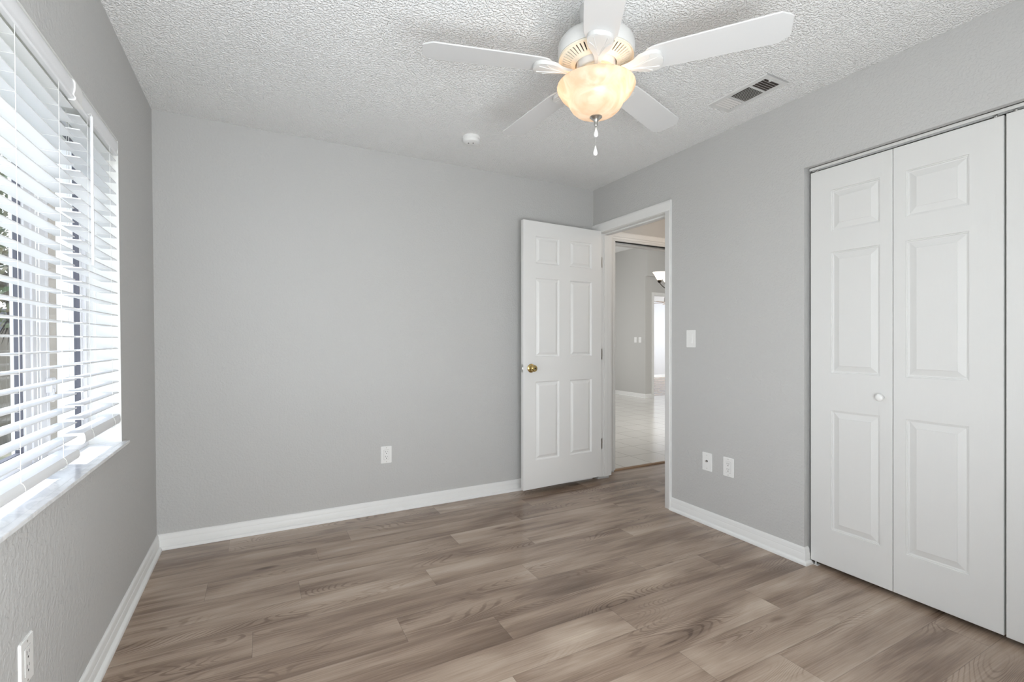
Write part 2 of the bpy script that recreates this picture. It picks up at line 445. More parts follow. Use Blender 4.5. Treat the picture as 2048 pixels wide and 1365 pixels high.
# living room
LX, LY, LC = 7.404, 3.99, 3.10
mb = MB(); mb.box((LX, LY, -.05), (LX + .1, 5.6, LC)); mb.box((LX + .1, LY, -.05), (7.586, LY + .13, 2.472)); mb.box((8.45, LY, -.05), (9.8, LY + .13, 2.472)); mb.box((7.586, LY, 2.12), (8.45, LY + .13, 2.472))
mb.box((LX + .1, LY, 2.472), (9.8, LY + .13, LC)); mb.box((LX, LY - .06, 2.472), (9.8, LY, LC))
st(mb, 'wall_living', M['wall_plain'], 'grey living room wall seen through the hall opening')
mb = MB(); mb.box((2.4, HY + .11, OZ + .4), (2.5, 5.6, LC)); mb.box((2.5, HY + .1, H), (9.8, HY + .15, LC)); mb.box((2.4, 5.5, -.05), (LX, 5.6, LC)); mb.box((9.7, .15, -.05), (9.8, LY, LC)); mb.box((4.6, HY + .1, -.05), (9.8, HY + .15, LC))
mb.box((2.4, HY + .11, -.05), (2.5, 5.6, OZ + .4))
st(mb, 'wall_living_side', M['wall_plain'], 'grey side walls of the living room')
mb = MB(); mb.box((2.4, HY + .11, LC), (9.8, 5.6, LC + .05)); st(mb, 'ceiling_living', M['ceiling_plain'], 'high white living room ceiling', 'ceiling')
# far room
mb = MB(); mb.box((7.52, 8.0, 0), (13.2, 8.1, 2.45)); mb.box((13.1, 4.0, 0), (13.2, 8.1, 2.45)); mb.box((7.52, 4.13, 0), (7.54, 8.1, 2.45)); mb.box((9.8, LY, 0), (13.2, LY + .13, 2.45))
st(mb, 'wall_far_room', mat('pale_wall', (.68, .69, .71), .8), 'pale wall of the bright far room')
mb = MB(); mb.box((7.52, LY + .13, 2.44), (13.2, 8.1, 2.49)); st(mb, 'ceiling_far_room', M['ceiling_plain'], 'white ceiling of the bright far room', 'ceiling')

# ------------------------------------------------------------------ baseboards
BP = [(0, 0), (.028, 0), (.028, .005), (.026, .012), (.021, .017), (.0145, .0185), (.0145, .020), (.0135, .0202), (.0135, .052), (.011, .055), (.0115, .058), (.010, .061), (.010, .073), (.007, .080), (.003, .084), (0, .084)]
def base(name, path, label, xf=None):
    mb = MB(xf); mb.sweep(path, BP); return st(mb, name, M['trim'], label, 'baseboard', angle=40)
base('baseboard_left', [(0, .001), (0, YR)], 'white baseboard along the foot of the window wall', lean)
base('baseboard_back', [(W - .03, 0), (-.003, 0)], 'white baseboard along the foot of the back wall')
base('baseboard_right', [(W + .030, CY1), (W, CY1), (W, -.874)], 'white baseboard between the doorway and the closet')
base('baseboard_rear', [(0, YR), (W, YR)], 'white baseboard behind the viewpoint')
base('baseboard_living', [(LX + .182, LY), (LX, LY), (LX, 5.5)], 'white baseboard of the living room wall')
base('baseboard_far_room', [(13.1, 8.0), (7.4, 8.0)], 'white baseboard of the far bright room')

# ------------------------------------------------------------------ bedroom doorway casing and jamb
def casing(mb, pts_in, w, t, plane):
    pass
r = empty('trim_1', (W, -.45, 0)); tag(r, 'white casing and jamb around the bedroom doorway', 'door casing', kind='structure')
mb = MB()
# head
hp = [(0, 2.062), (.012, 2.062), (.016, 2.068), (.016, 2.108), (.019, 2.114), (.019, 2.128), (.016, 2.134), (0, 2.134)]
mb.prism([(W - o, -.874, z) for o, z in hp], (0, .873, 0)); mb.make('head_casing', M['trim'], r, angle=35)
mb = MB(); vp = [(0, -.822), (.012, -.822), (.016, -.828), (.016, -.858), (.019, -.863), (.019, -.870), (.016, -.874), (0, -.874)]
mb.prism([(W - o, y, .0) for o, y in vp], (0, 0, 2.062)); mb.make('side_casing', M['trim'], r, angle=35)
mb = MB(); mb.box((W - .016, -.061, .022), (W, -.001, 2.062), .002); mb.make('side_casing', M['trim'], r)
mb = MB()
mb.box((W - .002, DY1 - .0, .022), (X1 + .002, DY1 - .018, DZ), .0008)          # hinge jamb
mb.box((W - .002, DY0, .0), (X1 + .002, DY0 + .006, DZ), .0008)                 # strike jamb
mb.box((W - .002, DY0 + .006, DZ - .016), (X1 + .002, DY1 - .018, DZ), .0008)
mb.box((W + .045, DY1 - .018, .022), (W + .082, DY1 - .028, DZ - .016), .002)   # stops
mb.box((W + .045, DY0 + .006, .0), (W + .082, DY0 + .014, DZ - .016), .002)
mb.box((W + .045, DY0 + .014, DZ - .016), (W + .082, DY1 - .028, DZ - .026), .002)
mb.make('jamb', M['trim'], r)
mb = MB(); mb.box((X1, DY1 - .01, .02), (X1 + .016, -.0 + .03, 2.13), .003); mb.box((X1, DY0 - .05, 0), (X1 + .016, DY0 + .004, 2.13), .003); mb.box((X1, DY0 + .004, 2.062), (X1 + .016, DY1 - .01, 2.13), .003)
mb.make('hall_casing', M['trim'], r)

# hall opening casing
r = empty('trim_2', (3.66, HY, 0)); tag(r, 'white ribbed casing and header of the hall opening', 'door casing', kind='structure')
mb = MB(); y = HY
cp = [(0, 0), (0, -.011), (.006, -.013), (.012, -.011), (.024, -.014), (.030, -.017), (.048, -.018), (.056, -.015), (.060, -.010), (.060, 0)]
mb.prism([(OX0 - .003 - u, y + d, .018) for u, d in cp], (0, 0, 2.13)); mb.make('side_casing', M['trim'], r, angle=30)
mb = MB(); mb.prism([(OX1 + .003 + u, y + d, .018) for u, d in cp], (0, 0, 2.13)); mb.make('side_casing', M['trim'], r, angle=30)
mb = MB(); ch = [(0, 0), (0, -.011), (.009, -.013), (.014, -.010), (.020, -.014), (.034, -.014), (.040, -.018), (.070, -.018), (.080, -.014), (.084, -.009), (.084, 0)]
mb.prism([(OX0 - .063, y + d, OZ + u) for u, d in ch], (OX1 - OX0 + .126, 0, 0)); mb.make('head_casing', M['trim'], r, angle=30)
mb = MB(); mb.box((OX0, y, .018), (OX0 + .014, y + .11, OZ)); mb.box((OX1 - .014, y, 0), (OX1, y + .11, OZ)); mb.box((OX0 + .014, y + .045, OZ - .018), (OX1 - .014, y + .11, OZ + .008)); mb.make('jamb', M['trim'], r)
mb = MB(); mb.box((OX0 + .014, y + .004, OZ + .001), (OX1 - .014, y + .045, OZ + .012)); mb.make('gap_shade_strip', M['dark'], r)  # near-black strip stands in for the shade in the header gap
# threshold strip
mb = MB(); tp = [(0, 0), (.004, .007), (.020, .011), (.036, .010), (.042, .002), (.042, 0)]
mb.prism([(OX0 - .02, .058 + u, z) for u, z in tp], (OX1 - OX0 + .04, 0, 0))
wd = mat('threshold_wood', (.34, .22, .135), .5, bump=[('noise', 20, .2, .001, (2, 30, 30))])
st(mb, 'trim_3', wd, 'light brown wooden threshold strip between planks and white tiles', 'threshold', angle=30)
# far doorway casing
r = empty('trim_4', (8.0, LY, 0)); tag(r, 'white casing of the far doorway into the bright room', 'door casing', kind='structure')
mb = MB(); mb.box((7.561, LY - .015, 0), (7.621, LY, 2.155), .003); mb.make('side_casing', M['trim'], r)
mb = MB(); mb.box((8.40, LY - .015, 0), (8.46, LY, 2.155), .003); mb.make('side_casing', M['trim'], r)
mb = MB(); mb.box((7.621, LY - .015, 2.095), (8.40, LY, 2.155), .003); mb.make('head_casing', M['trim'], r)
mb = MB(); mb.box((7.586, LY, 0), (7.621, LY + .13, 2.12)); mb.box((8.40, LY, 0), (8.45, LY + .13, 2.12)); mb.box((7.621, LY, 2.095), (8.40, LY + .13, 2.12)); mb.make('jamb', M['trim'], r)

# ------------------------------------------------------------------ panelled doors
def panel_face(mb, O, U, Nn, w, z0, z1, panels, prof, thick):
    """front face with moulded panels, plus edges and back. U along the width, Nn towards the viewer."""
    O = Vector(O); U = Vector(U); Nn = Vector(Nn)
    def P(s, z, d=0.0): return O + U * s + Nn * d + Vector((0, 0, z))
    xs = sorted({0, w, *[p[0] for p in panels], *[p[1] for p in panels]}); zs = sorted({z0, z1, *[p[2] for p in panels], *[p[3] for p in panels]})
    e = .002
    for i in range(len(xs) - 1):
        for j in range(len(zs) - 1):
            a, b_, c, d = xs[i], xs[i+1], zs[j], zs[j+1]
            if any(abs(p[0]-a) < 1e-6 and abs(p[2]-c) < 1e-6 for p in panels):
                prev = [(a, c), (b_, c), (b_, d), (a, d)]; pd = 0
                for ins, dep in prof:
                    cur = [(a+ins, c+ins), (b_-ins, c+ins), (b_-ins, d-ins), (a+ins, d-ins)]
                    for k in range(4):
                        l = (k + 1) % 4
                        mb.poly([P(*prev[k], pd), P(*prev[l], pd), P(*cur[l], dep), P(*cur[k], dep)])
                    prev, pd = cur, dep
                mb.poly([P(*q, pd) for q in prev])
            else:
                aa = a + (e if i == 0 else 0); bb = b_ - (e if i == len(xs)-2 else 0); cc = c + (e if j == 0 else 0); dd = d - (e if j == len(zs)-2 else 0)
                mb.poly([P(aa, cc), P(bb, cc), P(bb, dd), P(aa, dd)])
    # chamfer and edges
    R0 = [(e, z0+e), (w-e, z0+e), (w-e, z1-e), (e, z1-e)]; R1 = [(0, z0), (w, z0), (w, z1), (0, z1)]
    for k in range(4):
        l = (k+1) % 4
        mb.poly([P(*R0[k], 0), P(*R0[l], 0), P(*R1[l], -e), P(*R1[k], -e)])
        mb.poly([P(*R1[k], -e), P(*R1[l], -e), P(*R1[l], -thick), P(*R1[k], -thick)])
    mb.poly([P(*q, -thick) for q in R1[::-1]])
# entry door, open against the back wall
A = Vector((2.242, -.160, 0)); B = Vector((3.0, -.123, 0)); U = (B - A).normalized(); Nn = Vector((U.y, -U.x, 0))
dw = .760; dz0, dz1 = .041, 2.069
k = dw / .777
def zz(z): return .041 + (z - .012) * (2.028 / 2.081)
pans = []
for s0, s1 in ((.110*k, .337*k), (.444*k, .671*k)):
    for a, b_ in ((1.765, 1.978), (1.036, 1.652), (.232, .844)): pans.append((s0, s1, zz(a), zz(b_)))
d1 = empty('door_1', A + U * dw / 2); tag(d1, 'open white six-panel door standing in front of the back wall', 'door', kind='structure')
mb = MB(); panel_face(mb, A, U, Nn, dw, dz0, dz1, pans, [(.001, -.001), (.008, -.011), (.013, -.0115), (.032, -.002), (.035, -.0015)], .035)
mb.make('door_leaf', M['door'], d1, weld=True)
def frame_at(o, u, n): # matrix whose z axis is n
    u = Vector(u).normalized(); n = Vector(n).normalized(); v = n.cross(u)
    return Matrix((( u.x, v.x, n.x, o[0]), (u.y, v.y, n.y, o[1]), (u.z, v.z, n.z, o[2]), (0, 0, 0, 1)))
kp = A + U * .066 + Vector((0, 0, .955))
FM = frame_at(kp, U, Nn); FR = FM.to_3x3()
mb = MB(); mb.lathe([(.0, .0), (.033, .0), (.033, .003), (.030, .007), (.022, .010), (.013, .012), (.011, .016), (.011, .022), (.014, .028), (.022, .034), (.0255, .042), (.0245, .050), (.019, .056), (.010, .058), (.010, .0585)], kp, 36, mat=FR)
kn = mb.make('door_knob', M['brass'], d1, origin=kp, angle=35); kn['label'] = 'polished brass knob'
mb = MB(); mb.lathe([(.0, .0), (.0062, .0), (.0062, .002), (.0, .002)], kp + Nn * .0578, 20, mat=FR); mb.make('keyhole', M['slot'], kn)
kb = A + U * .066 - Nn * .035 + Vector((0, 0, .955)); FB = frame_at(kb, U, -Nn).to_3x3()
mb = MB(); mb.lathe([(.0, .0), (.030, .0), (.028, .006), (.012, .010), (.012, .020), (.022, .026), (.024, .034), (.018, .040), (.0, .042)], kb, 28, mat=FB); mb.make('door_knob', M['brass'], d1, angle=35)
mb = MB(); q = A - Nn * .0175
def onedge(mb, s, z0, z1, hw, t):
    c = q + Vector((0, 0, 0)); pts = []
    for dn, z in ((-hw, z0), (hw, z0), (hw, z1), (-hw, z1)): pts.append(c + Nn * dn + Vector((0, 0, z)))
    mb.prism(pts, -U * t)
onedge(mb, 0, .926, .984, .0125, .0015); lp = mb.make('latch_plate', M['steel'], d1)
mb = MB(); c = q + Vector((0, 0, .955)); mb.prism([c + Nn * -.006 + Vector((0, 0, -.008)), c + Nn * .007 + Vector((0, 0, -.008)), c + Nn * .007 + Vector((0, 0, .008)), c + Nn * -.006 + Vector((0, 0, .008))], -U * .009); mb.make('latch_bolt', M['steel'], lp)
for z in (.30, 1.05, 1.82):
    mb = MB(); c = A + U * (dw + .004) - Nn * .030; mb.tube([(c.x, c.y, z - .045), (c.x, c.y, z + .045)], .0055, 10); mb.box((W - .005, DY1 - .021, z - .044), (W + .028, DY1 - .0175, z + .044)); mb.make('hinge', M['steel'], d1)

# closet folding doors
XD = W + .030
prof = [(.001, -.004), (.005, -.0045), (.006, -.0085), (.011, -.0095), (.037, -.0022), (.038, -.0008)]
def bifold(name, y0, leaves, knob_y, label, x_off=0.0):
    r = empty(name, (XD + x_off, y0 - .366, .02)); tag(r, label, 'door', kind='structure')
    y = y0
    for i in range(leaves):
        w = .3635; mb = MB(); O = Vector((XD + x_off, y, 0)); U = Vector((0, -1, 0)); n = Vector((-1, 0, 0))
        s0, s1 = (.100, .314) if i % 2 == 0 else (.048, .262)
        pz = ((1.712, 1.918), (.998, 1.606), (.209, .813))
        panel_face(mb, O, U, n, w, .021, 2.034, [(s0, s1, a, b_) for a, b_ in pz], prof, .030)
        leaf = mb.make('door_leaf', M['bifold'], r, weld=True)
        if knob_y is not None and i == 0:
            kp = Vector((XD + x_off, knob_y, .900)); R = frame_at(kp, (0, 1, 0), (-1, 0, 0)).to_3x3()
            mb = MB(); mb.lathe([(0, 0), (.010, 0), (.0085, .004), (.008, .010), (.012, .015), (.0165, .020), (.0175, .026), (.015, .031), (.008, .034), (0, .0345)], kp, 32, mat=R)
            mb.make('door_knob', M['plastic'], leaf, origin=kp, smooth=True)
        y -= w + .0025
    for yy in (y0 - .025, y0 - .705):
        mb = MB(); mb.tube([(XD + x_off + .015, yy, 2.030), (XD + x_off + .015, yy, 2.052)], .004, 10); mb.lathe([(0, 0), (.009, 0), (.009, .006), (0, .006)], (XD + x_off + .015, yy, 2.0345), 14); mb.make('pivot_pin', M['steel'], r)
    return r
bifold('door_2', -1.7905, 2, -2.113, 'white folding closet door with round white knob, next to the light switch wall')
bifold('door_3', -2.5275, 2, -2.95, 'white folding closet door cut by the right edge of the photo', -.004)
mb = MB(); mb.box((W + .030, CY0 + .004, 2.046), (W + .034, CY1 - .010, CZ)); mb.box((W + .056, CY0 + .004, 2.046), (W + .060, CY1 - .010, CZ)); mb.box((W + .030, CY0 + .004, CZ - .003), (W + .060, CY1 - .010, CZ))
st(mb, 'trim_5', M['white_metal'], 'white metal track above the folding closet doors', 'door track')
mb = MB(); mb.box((XD + .002, CY1 - .050, .0), (XD + .028, CY1 - .004, .0025)); mb.box((XD + .002, CY1 - .0065, .0), (XD + .028, CY1 - .004, .03)); mb.tube([(XD + .014, CY1 - .035, .002), (XD + .014, CY1 - .035, .019)], .004, 8)
tag(mb.make('floor_bracket', M['white_metal']), 'small white metal pivot bracket on the floor under the closet door corner', 'bracket')

# ------------------------------------------------------------------ window
wr = empty('window_1', lean((-.12, -1.67, WZ0))); tag(wr, 'white framed sliding window behind the blinds', 'window', kind='structure')
mb = MB(lean); SH = .012
mb.box((-.20, WY0, WZ0 - SH), (.001, WY1, WZ0)); mb.box((.0, WY0 - .05, WZ0 - SH), (.022, WY1 + .022, WZ0), .002)
s_ = mb.make('window_sill', M['marble'], wr); s_['label'] = 'white marble sill'
mb = MB(lean)   # white reveal lining
mb.box((-.20, WY1 - .002, WZ0), (-.0, WY1 + .001, WZ1)); mb.box((-.20, WY0 - .001, WZ0), (0, WY0 + .002, WZ1)); mb.box((-.20, WY0, WZ1 - .002), (-.0, WY1, WZ1 + .001))
mb.make('window_reveal', M['reveal'], wr)
mb = MB(lean); fx0, fx1 = -.175, -.105
mb.box((fx0, WY0, WZ0), (fx1, WY1, WZ0 + .035), .003); mb.box((fx0, WY0, WZ1 - .035), (fx1, WY1, WZ1), .003)
mb.box((fx0, WY0, WZ0 + .035), (fx1, WY0 + .035, WZ1 - .035), .003); mb.box((fx0, WY1 - .020, WZ0 + .035), (fx1, WY1, WZ1 - .035), .003)
mb.make('window_frame', M['vinyl'], wr)
def sash(y0, y1, x0, x1, wd, nm='sash'):
    mb = MB(lean); z0, z1 = WZ0 + .035, WZ1 - .035
    mb.box((x0, y0, z0), (x1, y1, z0 + wd), .002); mb.box((x0, y0, z1 - wd), (x1, y1, z1), .002)
    mb.box((x0, y0, z0 + wd), (x1, y0 + wd, z1 - wd), .002); mb.box((x0, y1 - wd, z0 + wd), (x1, y1, z1 - wd), .002)
    s = mb.make(nm, M['vinyl'], wr)
    mb = MB(lean); g = .006; xa = (x0 + x1) / 2 - .0085; xb = xa + .017
    mb.box((xa, y0 + wd, z0 + wd), (xb, y0 + wd + g, z1 - wd)); mb.box((xa, y1 - wd - g, z0 + wd), (xb, y1 - wd, z1 - wd))
    mb.box((xa, y0 + wd, z0 + wd), (xb, y1 - wd, z0 + wd + g)); mb.box((xa, y0 + wd, z1 - wd - g), (xb, y1 - wd, z1 - wd)); mb.make('frame_shade_strip', M['frame_shade'], s)  # dark strips stand in for the shaded frame edges
    mb = MB(lean); xm = (x0 + x1) / 2; mb.poly([(xm, y0 + wd, z0 + wd), (xm, y1 - wd, z0 + wd), (xm, y1 - wd, z1 - wd), (xm, y0 + wd, z1 - wd)]); mb.make('pane', M['glass'], s)
    return s
sash(WY0 + .035, -1.226, -.150, -.120, .040)
sash(-1.108, WY1 - .020, -.140, -.116, .020)
mb = MB(lean); mb.box((-.172, -1.215, WZ0 + .035), (-.118, -1.085, WZ1 - .035), .004); mu = mb.make('mullion', M['vinyl'], wr)
mb = MB(lean); mb.box((-.118, -1.125, .985), (-.100, -1.085, 1.035), .004); mb.box((-.110, -1.120, .955), (-.098, -1.105, 1.0), .003); mb.make('sash_lock', M['vinyl'], mu)

# ------------------------------------------------------------------ blinds
PITCH = .0458
def blind(y0, y1, zlow, nsl, rail_z0, rail_z1, cords, label, wand=None, clip=None):
    r = empty('venetian_blind', lean((-.03, (y0 + y1) / 2, 1.99))); tag(r, label, 'blind', 'white venetian blinds in the window')
    # valance
    mb = MB(lean)
    vp = [(-.014, 1.930), (-.002, 1.930), (.002, 1.933), (.002, 1.938), (-.002, 1.941), (-.003, 1.946), (-.0005, 1.955), (.0015, 1.968), (.0015, 1.982), (-.0015, 1.990), (-.006, 1.993), (-.014, 1.993)]
    mb.prism([(x, y0, z) for x, z in vp], (0, y1 - y0, 0)); mb.make('valance', M['slatm'], r, angle=35)
    mb = MB(lean); mb.box((-.060, y0 + .004, 1.945), (-.020, y1 - .004, 1.992), .002); mb.make('headrail', M['white_metal'], r)
    # slats
    mb = MB(lean)
    for i in range(nsl):
        z = zlow + i * PITCH
        if z > 1.925: break
        pr = [(-.0548, -.0016), (-.0052, -.0016), (-.0048, -.0010), (-.0048, .0012), (-.0056, .0016), (-.030, .0024), (-.0548, .0016)]
        mb.prism([(x, y0 + .004, z + d) for x, d in pr], (0, y1 - y0 - .008, 0))
    mb.make('slats', M['slatm'], r, angle=30)
    # bottom rail
    mb = MB(lean); h = rail_z1 - rail_z0
    rp = [(-.056, rail_z0 + .004), (-.050, rail_z0), (-.010, rail_z0), (-.003, rail_z0 + .004), (.0005, rail_z0 + h * .35), (-.0005, rail_z0 + h * .7), (-.004, rail_z1), (-.054, rail_z1), (-.0565, rail_z0 + h * .6)]
    mb.prism([(x, y0 + .004, z) for x, z in rp], (0, y1 - y0 - .008, 0)); br = mb.make('bottom_rail', M['slatm'], r, angle=35)
    for yc in (y1 - .0045, y0 + .0015):
        mb = MB(lean); mb.prism([(x, yc, z) for x, z in rp], (0, .003, 0)); mb.make('end_cap', M['plastic'], br)
    for c in cords:
        mb = MB(lean)
        for x in (-.0025, -.0575): mb.tube([(x, c, rail_z1 + .001), (x, c, 1.945)], .0008, 6)
        for i in range(nsl):
            z = zlow + i * PITCH
            if z < 1.92: mb.tube([(-.0025, c, z - .0035), (-.0575, c, z - .0035)], .0006, 5)
        mb.tube([(-.0575, c + .022, rail_z1), (-.0575, c + .022, 1.945)], .0012, 6)
        # loop round the bottom rail
        mb.tube([(-.0025, c, rail_z1 + .001), (.001, c + .004, rail_z1 - .004), (.0022, c + .012, (rail_z0 + rail_z1) / 2), (.001, c + .014, rail_z0 + .002), (-.008, c + .004, rail_z0 - .002), (-.018, c - .006, rail_z0 - .003), (-.026, c - .004, rail_z0 - .001)], .0010, 6)
        mb.make('ladder_cord', M['cord'], r)
    if wand:
        y, z0, z1 = wand
        mb = MB(lean)
        mb.tube([(.010, y, z0), (.011, y, z1 - .006)], .0046, 6)
        wd_ = mb.make('tilt_wand', M['slatm'], r)
        mb = MB(lean); mb.tube([(.011, y, z1 - .010), (.011, y, z1), (.0075, y + .004, z1 + .006), (.003, y + .004, z1 + .002), (-.006, y + .003, z1 + .004), (-.02, y + .001, z1 + .012)], .0014, 6); mb.make('wand_hook', M['plastic'], wd_)
    if clip:
        a, b_ = clip; mb = MB(lean); e = .0035
        mb.prism([(x + e if x > -.013 else x, a, z + (.004 if z > 1.96 else -.004)) for x, z in vp], (0, b_ - a, 0)); mb.make('valance_clip', M['plastic'], r, angle=35)
    return r
blind(WY0 + .006, -1.246, .853, 26, .780, .812, [-1.668, -1.382, -2.05, -2.45], 'wide white venetian blind nearest the viewer, its valance ending at the clip')
blind(-1.190, WY1 - .012, .900, 25, .816, .855, [-1.118, -.840], 'narrow white venetian blind with the tilt wand, beside the grey corner', wand=(-1.125, 1.421, 1.940))
# the clip closing the gap between the two valances belongs to the wide blind
wide = [o for o in bpy.data.objects if o.name.startswith('venetian_blind')][0]
mb = MB(lean)
vpc = [(-.014, 1.926), (.000, 1.926), (.0055, 1.930), (.0060, 1.937), (.0025, 1.943), (.0018, 1.948), (.0040, 1.956), (.0055, 1.968), (.0050, 1.984), (.0015, 1.993), (-.006, 1.997), (-.014, 1.997)]
mb.prism([(x, -1.262, z) for x, z in vpc], (0, .070, 0)); c_ = mb.make('valance_clip', M['plastic'], wide, angle=35)

# ------------------------------------------------------------------ ceiling fan
FX, FY = 1.645, -1.790
fan = empty('ceiling_fan', (FX, FY, H)); tag(fan, 'white five-blade ceiling fan with a lit amber glass bowl and pull chains', 'ceiling fan')
C0 = (FX, FY, 0)
mb = MB(); mb.lathe([(.062, 2.44), (.062, 2.405), (.048, 2.385), (.040, 2.375), (.040, 2.345), (.075, 2.336), (.118, 2.322), (.138, 2.306), (.1455, 2.290), (.1465, 2.270), (.1455, 2.252), (.143, 2.246), (.139, 2.246)], C0, 64)
mb.lathe([(.139, 2.246), (.135, 2.285), (.05, 2.285)], C0, 64)
mh = mb.make('motor_housing', M['white_metal'], fan, angle=40)
mh['label'] = 'white drum of the motor against the ceiling'
# vent ring: cone with radial slots (real openings)
mb = MB(); n = 150; ro, ri, zo, zi = .1395, .083, 2.246, 2.222
def ringp(r_, t, dz=0): z = zo + (zi - zo) * (ro - r_) / (ro - ri) + dz; return (FX + r_ * math.cos(t), FY + r_ * math.sin(t), z)
rs = [ro, .127, .095, ri]
for i in range(n):
    t0, t1 = 2*PI*i/n, 2*PI*(i+1)/n
    slot = i % 3 == 1
    for a, b_ in ((0, 1), (1, 2), (2, 3)):
        if slot and a == 1: continue
        for dz, fl in ((0, 1), (.003, -1)): mb.poly([ringp(rs[a], t0, dz), ringp(rs[a], t1, dz), ringp(rs[b_], t1, dz), ringp(rs[b_], t0, dz)][::fl])
    if slot:
        for tt in (t0, t1): mb.poly([ringp(rs[1], tt), ringp(rs[2], tt), ringp(rs[2], tt, .003), ringp(rs[1], tt, .003)])
mb.lathe([(.1395, 2.248), (.1435, 2.243), (.142, 2.238), (.1365, 2.243)], C0, 64, close=True)
mb.lathe([(ri, 2.222), (ri - .004, 2.220), (ri - .006, 2.231), (ri - .003, 2.236)], C0, 64, close=True)
vr = mb.make('vent_ring', mat('warm_lit_enamel', (.80, .74, .62), .4), mh); vr['label'] = 'white ring with radial slots, bulb glow in its colour'  # white enamel with the bulbs' warm glow put into its colour
mb = MB(); mb.lathe([(.0, 2.285), (.074, 2.285), (.074, 2.208), (.068, 2.200), (.0, 2.200)], C0, 48); mb.make('rotor_hub', M['white_metal'], fan, angle=40)
mb = MB(); mb.lathe([(0, 2.200), (.060, 2.200), (.060, 2.176), (.072, 2.168), (.078, 2.158), (.078, 2.140), (.0, 2.140)], C0, 48); mb.make('light_fitter', mat('tan_enamel', (.78, .68, .52), .4), fan, angle=40)
# bowl
bp_ = [(.0755, 2.146), (.110, 2.146), (.140, 2.145), (.1475, 2.141), (.149, 2.135), (.1465, 2.128), (.141, 2.119), (.1335, 2.106), (.121, 2.094), (.111, 2.086), (.1055, 2.078), (.1015, 2.067), (.092, 2.052), (.077, 2.038), (.056, 2.028), (.030, 2.022), (.012, 2.021)]
mb = MB(); mb.lathe([(.136, 2.144)] + bp_[2:], C0, 72)
bowl = mb.make('glass_bowl', M['bowl'], fan, origin=(FX, FY, 2.14), smooth=True); bowl['label'] = 'marbled amber glass bowl, lit from inside'
# the lathe closes its ends; open the top of the bowl again
me = bowl.data; bm = bmesh.new(); bm.from_mesh(me)
bmesh.ops.delete(bm, geom=[f for f in bm.faces if len(f.verts) > 8 and f.calc_center_median().z > -.02], context='FACES'); bm.to_mesh(me); bm.free()
for bx_, by_ in ((.045, -.058), (-.055, .040)):
    mb = MB(); bc = Vector((FX + bx_, FY + by_, 2.098)); R = Matrix.Identity(3)
    mb.lathe([(0, -.030), (.012, -.027), (.021, -.015), (.024, 0), (.020, .016), (.013, .030), (.012, .046), (0, .046)], bc, 24)
    mb.make('light_bulb', M['bulb'], bowl, smooth=True)
for i, (bx_, by_, e_) in enumerate(((.050, -.062, .12), (-.055, .040, .03))):
    add_light('fan_bulb_light', 'POINT', (FX + bx_, FY + by_, 2.118), e_, (1.0, .78, .52), shadow_soft_size=.027)
for a_ in (.6, 2.7, 4.8):      # extra warm lights added above the open rim to tint the vent ring
    add_light('fan_ring_fill', 'POINT', (FX + .098 * math.cos(a_), FY + .098 * math.sin(a_), 2.162), .13, (1.0, .50, .19), shadow_soft_size=.018)
mb = MB(); mb.lathe([(0, 2.026), (.023, 2.024), (.0235, 2.019), (.016, 2.013), (.009, 2.006), (.0065, 1.998), (.0065, 1.990), (.0045, 1.986), (0, 1.986)], C0, 32)
mb.make('finial', M['pewter'], fan, angle=40)
def chain(x, y, z0, z1, pend, parent):
    mb = MB(); z = z0
    while z > z1:
        mb.lathe([(0, .0015), (.0011, .001), (.0016, 0), (.0011, -.001), (0, -.0015)], (x, y, z), 8); z -= .0031
    mb.tube([(x, y, z0), (x, y, z1)], .0004, 5)
    c = mb.make('pull_chain', M['steel'], parent, smooth=True)
    mb = MB(); mb.lathe([(0, 0), (.0025, -.001), (.004, -.010), (.0078, -.022), (.0088, -.029), (.0072, -.035), (.003, -.038), (0, -.0385)], (x, y, z1), 20)
    mb.make('chain_pendant', M['plastic'], c, smooth=True)
chain(FX + .001, FY + .001, 1.986, 1.982, 0, fan)
chain(FX - .001, FY + .002, 1.946, 1.911, 0, fan)
